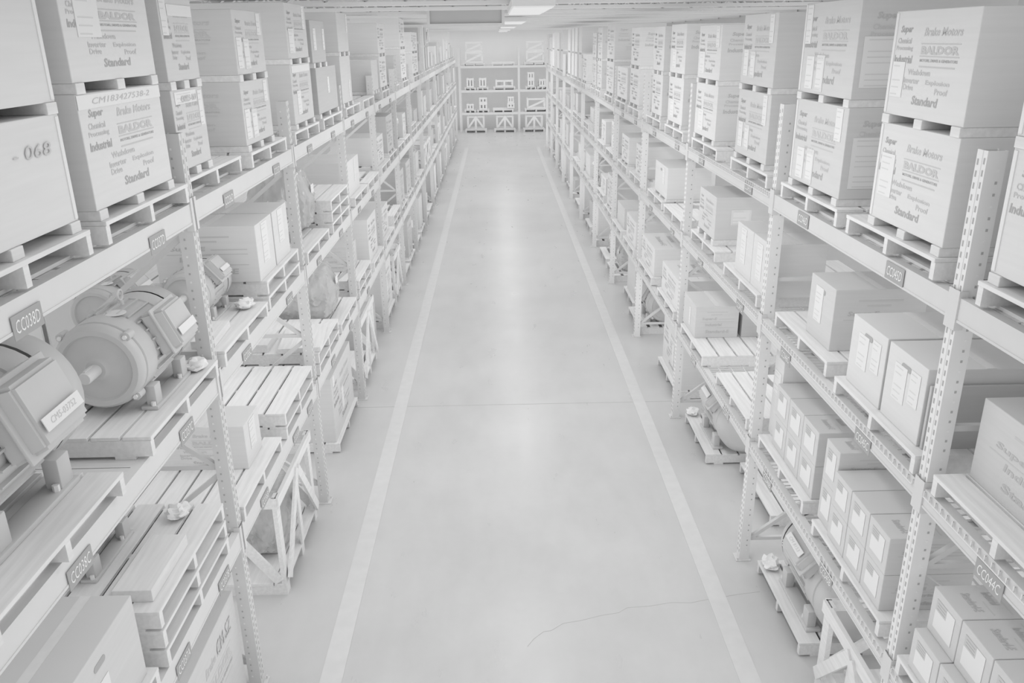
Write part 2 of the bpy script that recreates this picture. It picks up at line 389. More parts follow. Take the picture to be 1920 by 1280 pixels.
#@@STOCK@@
# ------------------------------------------------------------------ stock builders (local frame: x along the aisle, -y faces the aisle)
RACKN = {'left': 'plank-decked rack', 'right': 'wire-decked rack'}
USED = {}
def bayof(side, y):
    P = SIDES[side]['P']; return max([k for k in range(len(P)) if P[k] <= y] + [0])
ORDN = ['first'] + ORD[1:]
LV = {'top': 'top shelf', 'middle': 'middle shelf', 'lower': 'lower shelf', 'floor': 'floor row'}
def lab(base, side, lev, y, tail=''):
    key = (base, side, lev, bayof(side, y), tail); n = USED.get(key, 0); USED[key] = n + 1
    s = f'{base}, {LV[lev]}, {ORDN[bayof(side, y)]} bay, {RACKN[side]}'
    if tail: s += ', ' + tail
    if n: s += f', {ORDN[n]} along'
    for cut in (' cardboard', ' from below', ' wooden', ' stepped', ' near the second upright', ' on its camera side', ' and white sheets'):
        if len(s.split()) > 16: s = s.replace(cut, '')
    return s
def pos(side, y, z, off=0.0):
    D = SIDES[side]; return (D['X'] + D['s'] * off, y, z)

PWID, PDEP, PHT = 1.02, 1.06, 0.12
def clear(side, y, w, g=.025):
    for p in SIDES[side]['P']:
        if y + w / 2 + g > p and y - w / 2 - g < p + PW:
            return p - w / 2 - g if y < p + PW / 2 else p + PW + w / 2 + g
    return y
def m_decktop(w, d, v):
    def f():
        b = MB(); r = random.Random(v); n = 7 if v % 2 == 0 else 6; bw = 0.138 if v % 2 == 0 else 0.160
        for k in range(n):
            y = (d - bw) * k / (n - 1); sk = r.uniform(-.004, .004)
            b.box(-w / 2 + sk, w / 2 + sk, y, y + bw, PHT - 0.02, PHT, WOOD, bev=0.002)
        return b.mesh('top_boards')
    return cached(('pt', w, d, v), f)
def m_deckbot(w, d):
    def f():
        b = MB()
        for y in (0.09, d / 2 - .05, d - .19): b.box(-w / 2, w / 2, y, y + 0.1, 0, 0.016, WOOD)
        return b.mesh('bottom_boards')
    return cached(('pb', w, d), f)
def pallet(side, y, z, lev, off=0.0, w=PWID, d=PDEP, tail='', rz=0.0, what='slatted wooden pallet', v=None):
    near = y < 11.5; y = clear(side, y, w)
    p = pos(side, y, z, off - 0.02); r = SIDES[side]['rz'] + rz
    lb = lab(what, side, lev, y, tail); g = 'wooden pallets on the racks'
    v = (int(y * 10) % 4) if v is None else v
    if not near:
        def f():
            b = MB(); 
            for k in range(6): yy = (d - .13) * k / 5; b.box(-w / 2, w / 2, yy, yy + .13, PHT - .02, PHT, WOOD)
            for x in (-w / 2, -0.02, w / 2 - .04): b.box(x, x + .04, 0, d, 0, PHT - .02, WOOD)
            return b.mesh('wooden_pallet')
        o = link('wooden_pallet', cached(('pf', w, d), f), None, p, r); tag(o, lb, 'pallet', g); return o
    t = empty('wooden_pallet', p, r, lb, 'pallet', g)
    link('top_boards', m_decktop(w, d, v), t); link('bottom_boards', m_deckbot(w, d), t)
    for x in (-w / 2 + .02, 0, w / 2 - .02): link('stringer', one('stringer', WOOD, -.019, .019, 0.004, d - .004, 0.016, PHT - 0.02), t, loc=(x, 0, 0))
    return t

# printed fronts, laid out on a unit face and scaled to each carton
def print_big(v=0):
    def f():
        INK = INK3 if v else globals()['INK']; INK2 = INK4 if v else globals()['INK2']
        b = MB(); T = lambda s, cx, cz, w, h, m, **k: put_text(b, s, cx - .5, cz, w, h, m, **k)
        T('Super', .17, .82, .16, .085, INK, bold=.03, shear=.2); T('Brake Motors', .62, .80, .44, .075, INK2, bold=.02, shear=.2)
        T('Chemical', .16, .72, .18, .055, INK2); T('Processing', .17, .645, .22, .055, INK2); T('Industrial', .17, .545, .24, .075, INK, bold=.03, shear=.1)
        b.box(-.12, .34, -.001, 0, .688, .698, INK2); b.box(-.12, .34, -.001, 0, .575, .585, INK2)
        T('BALDOR', .61, .635, .44, .075, INK2, bold=.06)
        T('MOTORS, DRIVES & GENERATORS', .61, .54, .44, .03, INK, bold=.02); b.box(-.11, .31, -.001, 0, .478, .492, INK2)
        T('Washdown', .40, .43, .28, .055, INK2); T('Inverter', .32, .35, .2, .055, INK2); T('Drive', .29, .285, .13, .055, INK2)
        T('Explosion', .64, .34, .28, .055, INK2); T('Proof', .70, .27, .15, .055, INK2)
        T('Standard', .52, .17, .32, .085, INK, bold=.03, shear=.1)
        return b.mesh('printed_lettering')
    return cached(('print_big', v), f)
def print_small(v=0):
    def f():
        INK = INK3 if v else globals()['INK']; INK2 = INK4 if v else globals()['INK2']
        b = MB(); T = lambda s, cx, cz, w, h, m, **k: put_text(b, s, cx - .5, cz, w, h, m, **k)
        b.box(-.25, .25, -.001, 0, .80, .83, INK2); b.box(-.15, .12, -.001, 0, .72, .75, INK2)
        T('Super-E', .32, .60, .36, .10, INK, bold=.03, shear=.1); b.box(.05, .42, -.001, 0, .58, .6, INK2)
        T('Industrial', .42, .42, .40, .09, INK, bold=.03, shear=.1); b.box(-.4, .42, -.001, 0, .50, .515, INK2); b.box(0, .42, -.001, 0, .31, .325, INK2)
        T('Standard-E', .52, .20, .58, .10, INK, bold=.03, shear=.1)
        return b.mesh('printed_lettering')
    return cached(('print_small', v), f)
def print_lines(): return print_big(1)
def m_label(w, h, kind):
    def f():
        b = MB()
        if kind == 'blank': b.box(-w / 2, w / 2, -.0015, 0, 0, h, PAPER)
        elif kind == 'pouch':
            b.box(-w / 2, w / 2, -.0015, 0, 0, h, FOILP); b.box(-w * .4, w * .4, -.002, -.0015, h * .12, h * .85, PAPER)
        elif kind == 'step':       # stepped double label of the small cartons
            b.box(-w / 2, w / 2, -.0015, 0, 0, h * .62, PAPER); b.box(w * .08, w / 2, -.0015, 0, h * .62, h, PAPER); b.box(-w / 2, w * .08, -.0013, 0, h * .62, h, INK2)
            for k in range(3): b.box(-w * .42, w * .02, -.0016, -.0013, h * (.68 + .1 * k), h * (.71 + .1 * k), INK)
        else:
            b.box(-w / 2, w / 2, -.0015, 0, 0, h, PAPER)
        if kind != 'step' and h > .06:
            n = max(3, int(h / .03))
            for k in range(n):
                if (k * 7 + 3) % 4: b.box(-w * .4, w * (.1 + .07 * (k % 4)), -.0022, -.0015, h * (k + .3) / n, h * (k + .48) / n, LABP)
        return b.mesh('paper_label')
    return cached(('lb', round(w, 3), round(h, 3), kind), f)
def m_carton(w, d, h, m, seam):
    def f():
        b = MB(); b.box(-w / 2, w / 2, 0, d, 0, h, m, bev=.004)
        return b.mesh('carton_body')
    return cached(('cb', round(w, 2), round(d, 2), round(h, 3), m.name), f)
def m_flaps(w, d, h, m):
    def f():
        b = MB(); b.box(-w / 2 + .002, w / 2 - .002, d / 2 - .025, d / 2 + .025, h, h + .0012, FOILP)
        return b.mesh('sealing_tape')
    return cached(('fl', round(w, 2), round(d, 2), round(h, 3)), f)
CARTONS = 0
def carton(side, y, z, w, d, h, lev, look='', skid=0.0, m=None, off=0.0, pr=None, labels=(), hole=False, tail='', write=None, sidepr=False, tape=False, toppr=False, rz=0.0, corner=False, group=None, band=None):
    m = m or CARD; near = y < 12.5
    look = look or 'plain cardboard carton'; y = clear(side, y, w) if off < .1 else y
    lb = lab(look, side, lev, y, tail); g = group or 'cartons on the racks'
    p = pos(side, y, z, off); r = SIDES[side]['rz'] + rz
    if not near and y > 20:
        def f():
            b = MB(); b.box(-w / 2, w / 2, 0, d, skid, h, m)
            if skid:
                for x in (-w / 2, -.04, w / 2 - .08): b.box(x, x + .08, .0, d, 0, skid, WOOD)
            return b.mesh('cardboard_carton')
        o = link('cardboard_carton', cached(('cf', round(w, 2), d, h, skid, m.name), f), None, p, r); tag(o, lb, 'carton', g); return o
    t = empty('cardboard_carton', p, r, lb, 'carton', g)
    link('carton_body', m_carton(w, d, h - skid, m, 0), t, loc=(0, 0, skid))
    if skid:
        for x in (-w / 2 + .045, 0, w / 2 - .045): link('skid_runner', one('skid_runner', WOOD, -.04, .04, -.008, d - .01, 0, skid, .003), t, loc=(x, 0, 0))
    bh = h - skid; sgn = -1 if side == 'left' else 1          # local x side that faces the camera
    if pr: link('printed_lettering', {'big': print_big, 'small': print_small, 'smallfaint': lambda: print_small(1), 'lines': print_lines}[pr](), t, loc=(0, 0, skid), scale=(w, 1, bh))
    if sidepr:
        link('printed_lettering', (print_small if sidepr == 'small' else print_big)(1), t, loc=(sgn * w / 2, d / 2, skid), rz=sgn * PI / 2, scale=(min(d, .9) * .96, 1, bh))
    for L in labels:   # (x fraction, z fraction, w, h, kind[, 'side'])
        lx, lz, lw, lh, kd = L[:5]; lh = min(lh, bh * (1 - lz) - .012); lw = min(lw, w * .9 if len(L) < 6 else d * .9)
        if len(L) > 5: link('paper_label', m_label(lw, lh, kd), t, loc=(sgn * (w / 2 + .001), lx * d, skid + lz * bh), rz=sgn * PI / 2)
        else: link('paper_label', m_label(lw, lh, kd), t, loc=((lx - .5) * w, -.001, skid + lz * bh))
    if hole:
        def hf():
            b = MB(); b.cyl((-.035, 0, 0), (-.035, -.0015, 0), .016, .016, SLOT, 12); b.cyl((.035, 0, 0), (.035, -.0015, 0), .016, .016, SLOT, 12); b.box(-.035, .035, -.0014, 0, -.016, .016, SLOT); return b.mesh('hand_hole')
        link('hand_hole', cached('hole', hf), t, loc=(0, -.0005, skid + bh * .82))
    if tape: link('sealing_tape', m_flaps(w, d, bh, m), t, loc=(0, 0, skid))
    if toppr:
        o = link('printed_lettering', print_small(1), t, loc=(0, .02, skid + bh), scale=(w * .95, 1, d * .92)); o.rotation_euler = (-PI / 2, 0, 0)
    if corner:
        link('corner_strip', one('corner_strip', PAPER, -.012, .012, -.004, 0, 0, .3), t, loc=((w / 2 - .02) * (1 if side == 'left' else -1), 0, skid + .01), scale=(1, 1, (bh - .02) / .3))
    if band:
        b = MB(); b.box(-w / 2, w / 2, -.002, 0, bh * band[0], bh * band[1], PAPER); put_text(b, band[2], 0, bh * (band[0] + band[1]) / 2, w * .7, bh * (band[1] - band[0]) * .45, INK2, y=-.003, bold=0, shear=.3)
        b.build('tape_label', t, loc=(0, -.001, skid))
    if write:
        b = MB(); put_text(b, write[0], (write[1] - .5) * w, bh * write[2], write[3] * w, write[4], INK2, y=-.005, bold=0, shear=.15); b.build('handwritten_number', t, loc=(0, 0, skid))
    return t
def m_motor_parts():
    R, L = .23, .56
    def body():
        b = MB(); b.lathe((-L / 2, 0, 0), (L / 2, 0, 0), [(0, R * .93), (.03, R), (.25, R), (.26, R * .97), (.74, R * .97), (.75, R), (.97, R), (1, R * .93)], MOTOR, 40)
        for k in range(26):
            a = 2 * PI * k / 26
            if -.35 < math.cos(a) * 0 + math.sin(a) < .9 and math.cos(a) > -.2 or True:
                T = Matrix.Rotation(a, 4, 'X'); b.box(-L * .24, L * .24, -.004, .004, R * .95, R * 1.035, MOTOR, T)
        return b.mesh('motor_housing', True)
    def bell():
        b = MB(); b.lathe((0, 0, 0), (-.07, 0, 0), [(0, R * .99), (.15, R * 1.0), (.6, R * .96), (.8, R * .90), (.8, R * .78), (.55, R * .74), (.5, R * .55), (.7, R * .30), (1, R * .22), (1, .03)], MOTOR, 40)
        for k in range(4):
            a = PI / 4 + k * PI / 2; c = Vector((0, R * 1.0 * math.cos(a), R * 1.0 * math.sin(a))); b.cyl((-.035, c.y, c.z), (.03, c.y, c.z), .024, .024, MOTOR, 10); b.cyl((-.048, c.y, c.z), (-.03, c.y, c.z), .012, .012, BRIGHT, 6)
        return b.mesh('end_bell', True)
    def fan():
        b = MB(); b.lathe((0, 0, 0), (.16, 0, 0), [(0, R * 1.0), (.1, R * 1.03), (.7, R * 1.0), (.95, R * .85), (1, R * .7), (1, 0)], MOTOR2, 40)
        return b.mesh('fan_cover', True)
    def shaft():
        b = MB(); b.lathe((-.06, 0, 0), (-.19, 0, 0), [(0, .032), (.93, .032), (1, .028), (1, 0)], SHAFT, 20); b.box(-.18, -.10, -.006, .006, .03, .037, SHAFT); return b.mesh('shaft', True)
    def foot():
        b = MB(); b.box(-.25, .25, -.045, .045, 0, .022, MOTOR, bev=.005)
        for x in (-.19, .19): b.box(x - .04, x + .04, -.035, .02, .02, .13, MOTOR, bev=.006); b.cyl((x - .05, -.02, .022), (x - .05, -.02, .045), .012, .012, BRIGHT, 6)
        return b.mesh('foot_rail', True)
    def cbox():
        bm = bmesh.new(); bmesh.ops.create_cube(bm, size=1)
        for v in bm.verts:
            k = 1 if v.co.y > 0 else .86
            v.co = Vector((v.co.x * .30 * k, v.co.y * .13, v.co.z * .25 * k))
        bmesh.ops.bevel(bm, geom=list(bm.edges), offset=.012, segments=2, affect='EDGES'); b = MB(); b.bm(bm, MOTOR); bm.free()
        b.box(-.158, .158, -.012, .0, -.133, .133, MOTOR, bev=.004)
        return b.mesh('conduit_box', True)
    def eye():
        bm = bmesh.new(); b = MB(); n, q = 20, 8; vs = []; fs = []
        for i in range(n):
            A = 2 * PI * i / n
            for j in range(q):
                Bq = 2 * PI * j / q; rr = .028 + .007 * math.cos(Bq); vs.append((rr * math.cos(A), .007 * math.sin(Bq), .045 + rr * math.sin(A)))
        for i in range(n):
            for j in range(q): fs.append((i * q + j, ((i + 1) % n) * q + j, ((i + 1) % n) * q + (j + 1) % q, i * q + (j + 1) % q))
        b.add(vs, fs, SHAFT); b.cyl((0, 0, -.01), (0, 0, .016), .016, .013, SHAFT, 12); bm.free(); return b.mesh('lifting_eye', True)
    def plate():
        b = MB(); b.lathe((0, 0, 0), (0, 0, .003), [(0, .0), (0, .055), (1, .055), (1, 0)], PAPER, 24); return b.mesh('round_label')
    return dict(R=R, L=L, body=cached('m1', body), bell=cached('m2', bell), fan=cached('m3', fan), shaft=cached('m4', shaft), foot=cached('m5', foot), cbox=cached('m6', cbox), eye=cached('m7', eye), plate=cached('m8', plate))
def motor(side, y, z, lev, off=.35, sc=1.0, shaft_to_camera=True, look='dark electric motor with feet', rz=0.0, tail='', label_txt=None, box_up=0.5, lying=True):
    Q = m_motor_parts(); R, L = Q['R'], Q['L']; sgn = (-1 if side == 'left' else 1) * (1 if shaft_to_camera else -1)
    t = empty('electric_motor', pos(side, y, z, off), SIDES[side]['rz'] + rz, lab(look, side, lev, y, tail), 'motor', 'electric motors on the racks', (sc, sc, sc))
    H = R + .045; fx = -sgn; flip = 0 if sgn < 0 else PI
    c = link('motor_housing', Q['body'], t, loc=(0, 0, H))
    link('end_bell', Q['bell'], t, loc=(sgn * L / 2, 0, H), rz=flip); link('fan_cover', Q['fan'], t, loc=(-sgn * L / 2, 0, H), rz=flip)
    link('shaft', Q['shaft'], t, loc=(sgn * L / 2, 0, H), rz=flip)
    for s2 in (-1, 1): o = link('foot_rail', Q['foot'], t, loc=(0, s2 * .19, 0), rz=0 if s2 < 0 else PI)
    a = box_up
    cb = link('conduit_box', Q['cbox'], t, loc=(fx * .05, -math.cos(a) * (R + .045), H + math.sin(a) * (R + .045))); cb.rotation_euler = (-a, 0, 0)
    pl = link('tape_label', one('tape_label', PAPER, -.11, .11, -.003, 0, -.022, .022), cb, loc=(0, -.075, -.04))
    if label_txt:
        b = MB(); put_text(b, label_txt, 0, 0, .15, .020, INK2, y=-.0035, bold=0, shear=.3); b.build('handwritten_number', cb, loc=(0, -.075, -.04))
    link('lifting_eye', Q['eye'], t, loc=(fx * .05, 0, H + R))
    o = link('round_label', Q['plate'], t, loc=(fx * -.12, -.04, H + R * .985))
    return t
def crate_frame(side, y, z, lev, w, d, h, off=0.0, look='open wooden crate frame with braces', tail='', full=True, name='wooden_crate'):
    t = empty(name, pos(side, y, z, off), SIDES[side]['rz'], lab(look, side, lev, y, tail) if side in RACKN else look, 'crate', 'open wooden crates')
    b = MB()
    for x in (-w / 2 + .05, 0, w / 2 - .05): b.box(x - .045, x + .045, 0, d, 0, .09, WOOD)
    b.box(-w / 2, w / 2, 0, .1, .09, .115, WOOD); b.box(-w / 2, w / 2, d - .1, d, .09, .115, WOOD); b.box(-w / 2, w / 2, d / 2 - .2, d / 2 + .2, .09, .115, WOOD); b.build('crate_base', t)
    for x in (-w / 2 + .045, w / 2 - .045):
        for yy in (.02, d - .02): link('corner_post', one('corner_post', WOOD, -.045, .045, -.018, .018, 0, 1), t, loc=(x, yy, .115), scale=(1, 1, h - .115))
    b = MB()
    for yy in (0, d): b.box(-w / 2, w / 2, yy - .018 + .005 * (yy > 0), yy + .012, h - .09, h, WOOD)
    for x in (-w / 2, w / 2): b.box(x - .012, x + .012, 0, d, h - .09, h, WOOD)
    b.build('top_rail', t)
    b = MB()
    for yy in (-.012, d + .012):
        b.bar((-w / 2 + .06, yy, .13), (0, yy, h - .1), .07, .02, WOOD) if False else None
    def dg(p, q):
        b.bar(p, q, .022, .085, WOOD)
    dg((-w / 2 + .05, -.022, .14), (0, -.022, h - .06)); dg((w / 2 - .05, -.0245, .14), (.02, -.0245, h - .075)); b.box(-.04, .04, -.011, .008, .116, h - .09, WOOD)
    dg((-w / 2 - .0, .05, .14), (-w / 2 - .0, d - .05, h - .06)); dg((w / 2, .05, .14), (w / 2, d - .05, h - .06))
    b.build('diagonal_brace', t)
    return t
def wrapped(side, y, z, lev, w, d, h, off=.1, look='load shrouded in creased clear plastic wrap', seed=1, tail=''):
    bm = bmesh.new(); bmesh.ops.create_icosphere(bm, subdivisions=5, radius=1)
    for v in bm.verts:
        n = v.co.normalized(); k = max(abs(n.x), abs(n.y), abs(n.z)); p = n / (k ** .55)
        cr = abs(noise.noise(Vector((n.x * 5 + seed * 9, n.y * 5, n.z * 2)))) * .13 + abs(noise.noise(Vector((n.x * 11, n.y * 11 + seed, n.z * 4)))) * .07
        tp = 1 - .28 * max(0, n.z)
        p = p * (1 - cr); v.co = Vector((p.x * w / 2 * tp, p.y * d / 2 * tp + d / 2, (p.z * .5 + .5) * h))
        if v.co.z < 0: v.co.z = 0
    b = MB(); b.bm(bm, WRAP); bm.free()
    t = empty('wrapped_bundle', pos(side, y, z, off), SIDES[side]['rz'], lab(look, side, lev, y, tail), 'wrapped load', 'plastic-wrapped loads')
    b.build('plastic_wrap', t, True)
    q = MB(); q.box(-w * .3, w * .3, d * .22, d * .78, .0, h * .45, MOTOR, bev=.02); q.lathe((-w * .32, d / 2, h * .5), (w * .32, d / 2, h * .5), [(0, 0), (0, h * .26), (.1, h * .3), (.9, h * .3), (1, h * .26), (1, 0)], MOTOR, 24); q.build('wrapped_motor', t, True)
    link('paper_label', m_label(.12, .09, 'plain'), t, loc=(w * .1, d * .04, h * .55))
    return t
def foam(side, y, z, lev, off, s=.13, seed=1, look='crumpled white packing foam'):
    bm = bmesh.new(); bmesh.ops.create_icosphere(bm, subdivisions=3, radius=1)
    for v in bm.verts:
        n = v.co.normalized(); k = 1 + .35 * noise.noise(n * 2.3 + Vector((seed, 0, 0))) + .22 * noise.noise(n * 6 + Vector((0, seed, 0)))
        v.co = Vector((n.x * s * k, n.y * s * .8 * k, max(0, (n.z * .45 + .42) * s * k)))
    b = MB(); b.bm(bm, FOAM); bm.free(); o = b.build('packing_foam', None, True, loc=pos(side, y, z, off), rz=SIDES[side]['rz'])
    tag(o, lab(look, side, lev, y), 'packing foam', 'scraps of packing foam')
def plank(side, y, z, lev, off, l, w, th, rz, look='loose wooden board', m=None, sheets=1):
    o = link('wooden_board', one('wooden_board', m or WOOD, -l / 2, l / 2, -w / 2, w / 2, 0, th, .003), None, pos(side, y, z, off), SIDES[side]['rz'] + rz)
    tag(o, lab(look, side, lev, y), 'board', 'loose boards and panels')
def stack2(side, y0, y1, lev, h1, h2=0, m=None, pr='big', sk=.045, d=.88, off=.01, lbl1=(), lbl2=(), pal=None, look='tall cardboard carton', zp=None, y2=None, look2=None, np=1, m2=None, **k):
    """pallet with one carton or two stacked cartons; y0-y1 is the span along the aisle"""
    z = SIDES[side]['lev'][lev][1] if lev != 'floor' else 0.0
    yc = (y0 + y1) / 2
    pc = pal if pal else yc
    for q in range(np): pallet(side, pc, z + q * PHT, lev, off - .01, w=PWID if yc < 13 else round(y1 - y0 + .04, 2), tail='under the cartons' if q == np - 1 else 'bottom of the pile')
    z += PHT * np
    two = h2 > 0
    carton(side, yc, z, y1 - y0, d, h1 + sk, lev, look, sk, m, off, pr if yc < 20 else None, lbl1, tail='lower of two' if two else '', **k)
    if two:
        a, c = y2 or (y0, y1); k2 = dict(k); k2.pop('write', None); k2.pop('band', None)
        carton(side, (a + c) / 2, z + h1 + sk, c - a, d, h2 + sk, lev, look2 or look, sk, m2 or m, off, pr if yc < 20 else None, lbl2, tail='upper of two', **k2)

# ------------------------------------------------------------------ stock: plank-decked rack, top shelf
LBA = ((.16, .52, .10, .16, 'pouch'), (.30, .50, .09, .15, 'blank'))
LBB = ((.22, .30, .17, .20, 'blank'),)
SIDL = ((.14, .12, .30, .22, 'pouch', 'side'),)
P_ = 'printed cardboard carton on wooden skids'
G = CARD2
stack2('left', 2.44, 3.41, 'top', .43, .48, m=G, pr=None, d=.9, pal=2.92, look='pale plain carton with corner strip', corner=True, lbl1=((.06, .25, .12, .3, 'pouch'),), write=('- 068', .75, .72, .28, .05))
stack2('left', 3.58, 4.47, 'top', .49, .43, m=G, pal=4.10, look=P_, band=(.87, .99, 'CM183427538-2'), lbl2=((.26, .42, .22, .2, 'blank'),))
stack2('left', 4.73, 5.24, 'top', .44, .44, m=CARD, pal=5.24, off=.05, look='narrow printed carton with white labels', lbl1=((.42, .82, .34, .07, 'blank'), (.88, .5, .07, .2, 'blank')), lbl2=((.6, .78, .38, .06, 'blank'), (.12, .55, .09, .2, 'blank')), sidepr=False, write=('430923-069', .5, .88, .5, .035))
stack2('left', 5.89, 6.62, 'top', .43, .42, m=CARD, pal=6.38, look='printed carton with shipping labels', lbl1=((.66, .1, .34, .18, 'pouch', 'side'), (.13, .10, .12, .2, 'plain'), (.36, .08, .13, .2, 'pouch'), (.86, .62, .1, .16, 'plain')), lbl2=((.80, .1, .3, .18, 'pouch', 'side'), (.13, .10, .12, .2, 'plain'), (.36, .08, .13, .2, 'pouch'), (.86, .62, .1, .16, 'plain')), sidepr=True)
for zz, kk in ((3.575 + .045, 'lower'), (3.575 + .045 + .43 + .045, 'upper')): pass
stack2('left', 7.38, 8.17, 'top', .50, .45, m=CARD, pal=7.72, look=P_, lbl1=((.5, .86, .7, .06, 'blank'), (.3, .15, .15, .2, 'blank')), lbl2=((.2, .1, .2, .2, 'pouch'), (.85, .55, .1, .35, 'blank')))
stack2('left', 8.42, 9.46, 'top', .44, .39, m=CARD3, pr=None, pal=8.96, look='plain dull carton with white label', y2=(8.33, 9.0), lbl1=((.55, .40, .09, .16, 'blank'),), lbl2=((.25, .3, .12, .2, 'plain'), (.9, .3, .1, .2, 'plain')))
stack2('left', 9.76, 10.44, 'top', .52, .42, m=CARD, pr=None, pal=10.3, look='plain carton beside the third upright', lbl1=((.75, .1, .06, .2, 'blank'),), lbl2=((.9, .5, .08, .4, 'blank'),))
stack2('left', 11.98, 12.05 + .55, 'top', .42, 0, m=CARD, pr=None, pal=11.5 + .1, d=1.0, look='low plain carton')
carton('left', 11.3, 3.575, .9, .8, .55, 'top', 'dull plain carton set back', .045, CARD3, .35)
FARL = [(13.05, 13.85, .45, .43), (14.9, 15.3, .43, 0), (16.02, 16.95, .52, .5), (18.25, 19.6, .41, .38), (20.0, 20.5, .6, .3), (21.2, 21.5, .5, .45), (21.75, 22.3, .5, .42), (22.55, 23.0, .5, 0), (23.6, 24.2, .35, .0), (24.7, 25.5, .5, 0), (26.2, 26.8, .6, 0), (27.6, 28.5, .48, 0), (29.4, 30.2, .7, 0), (31.0, 31.8, .3, .3), (32.8, 33.8, .5, .4), (34.3, 35.1, .45, 0), (35.6, 36.4, .35, 0)]
for a, c, h1, h2 in FARL: stack2('left', a, c, 'top', h1, h2, m=(CARD, CARD2, CARD3)[int(a * 7) % 3], pr='lines', look='distant cardboard carton')
t = crate_frame('left', 22.78, 4.125, 'top', .74, .8, .45, 0.03, 'open-framed cage box atop a distant carton'); t.location.z = 4.125

# ------------------------------------------------------------------ stock: wire-decked rack, top shelf
stack2('right', 2.36, 3.27, 'top', .51, .50, m=G, pal=2.78, look=P_, corner=True)
stack2('right', 3.665, 4.45, 'top', .50, .50, m=G, pal=4.16, look=P_, corner=True, lbl1=LBB[:0] + ((.17, .26, .15, .22, 'blank'),), lbl2=((.13, .18, .13, .17, 'blank'),), sidepr=False)
stack2('right', 4.89, 5.76, 'top', .535, .55, m=CARD, pal=5.32, look='printed carton with shipping labels', corner=True, lbl1=((.2, .05, .13, .2, 'plain'), (.4, .03, .13, .22, 'pouch'), (.86, .62, .1, .26, 'blank'), (.2, .12, .26, .30, 'plain', 'side')), lbl2=((.2, .05, .13, .2, 'plain'), (.4, .03, .13, .22, 'pouch'), (.1, .55, .1, .26, 'blank'), (.2, .12, .28, .28, 'plain', 'side')), sidepr=True)
stack2('right', 6.31, 7.16, 'top', .52, .53, m=CARD, pal=6.66, look=P_, lbl1=((.15, .12, .12, .2, 'plain'), (.36, .1, .13, .2, 'pouch'), (.85, .55, .1, .3, 'blank'), (.75, .05, .25, .2, 'pouch', 'side')), lbl2=((.15, .12, .12, .2, 'plain'), (.36, .1, .13, .2, 'pouch'), (.85, .6, .1, .3, 'blank'), (.65, .1, .25, .2, 'pouch', 'side')))
stack2('right', 7.85, 8.70, 'top', .50, .49, m=G, pal=8.15, look=P_, lbl1=((.3, .1, .2, .2, 'blank'), (.6, .15, .3, .2, 'pouch', 'side')), lbl2=((.2, .1, .2, .2, 'blank'), (.85, .6, .12, .3, 'blank'), (.6, .15, .3, .2, 'pouch', 'side')), sidepr=True)
stack2('right', 9.31, 10.1, 'top', .50, .52, m=G, pal=9.6, look=P_, lbl1=((.3, .1, .2, .2, 'blank'),), lbl2=((.3, .1, .2, .2, 'blank'), (.4, .2, .34, .3, 'plain', 'side')), sidepr=True)
stack2('right', 10.5, 11.17, 'top', .49, .52, m=G, pal=10.9, look=P_, lbl2=((.4, .2, .34, .3, 'plain', 'side'),), sidepr=True)
stack2('right', 12.2, 13.03, 'top', .50, .52, m=G, pal=12.5, look=P_, lbl2=((.4, .2, .34, .3, 'plain', 'side'),), sidepr=True)
FARR = [(13.32, 14.4, .48, 0), (14.88, 15.85, .53, .58), (16.6, 17.3, .5, .57), (17.55, 18.2, .5, .48), (19.3, 20.2, .58, 0), (20.5, 21.2, .55, .58), (21.6, 22.3, .55, .57), (22.5, 23.1, .55, .57), (23.6, 24.4, .55, .55), (25.6, 26.6, .55, .56), (27.6, 28.6, .54, .5), (30., 30.9, .55, .5), (31.6, 32.4, .5, .4), (33.3, 34.3, .52, .5)]
for a, c, h1, h2 in FARR: stack2('right', a, c, 'top', h1, h2, m=(CARD2, CARD2, CARD)[int(a * 7) % 3], pr='lines', look='distant cardboard carton', sidepr=(a < 17))

# ------------------------------------------------------------------ stock: wire-decked rack, middle shelf (deck 2.235)
def z_(side, lev): return SIDES[side]['lev'][lev][1] if lev != 'floor' else 0.0
zr = z_('right', 'middle'); zp = zr + PHT
pallet('right', 2.84, zr, 'middle', 0.0)
carton('right', 2.83, zp, 1.0, .8, .40, 'middle', 'large pale carton printed in ink', 0, CARD, .14, 'smallfaint')
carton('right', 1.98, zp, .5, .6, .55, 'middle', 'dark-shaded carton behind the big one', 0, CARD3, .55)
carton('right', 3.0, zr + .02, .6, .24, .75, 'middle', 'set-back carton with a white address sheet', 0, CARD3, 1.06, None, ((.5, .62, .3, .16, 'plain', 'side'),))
pallet('right', 4.03, zr, 'middle', 0.0, tail='under two cartons')
K = dict(hole=True, tape=True)
carton('right', 3.83, zp, .41, .62, .415, 'middle', 'pale carton with hand hole and white sheets', 0, G, .03, None, ((.38, .33, .13, .2, 'blank'), (.75, .42, .1, .18, 'blank')), **K)
carton('right', 4.28, zp, .44, .62, .415, 'middle', 'pale carton with hand hole and white sheets', 0, G, .03, None, ((.38, .33, .13, .2, 'blank'), (.75, .42, .1, .18, 'blank')), **K)
plank('right', 3.60, zp, 'middle', .34, .02, .60, .34, 0, 'upright dull cardboard sheet beside the carton', CARD3)
pallet('right', 5.28, zr, 'middle', 0.04)
carton('right', 5.16, zp + .0, .42, .60, .42, 'middle', 'printed carton with white sheet under the beam', 0, CARD, .10, None, ((.4, .3, .13, .24, 'blank'),), sidepr='small', **K)
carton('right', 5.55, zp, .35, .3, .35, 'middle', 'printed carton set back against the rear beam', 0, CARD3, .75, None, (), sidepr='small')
pallet('right', 6.72, zr, 'middle', 0.03)
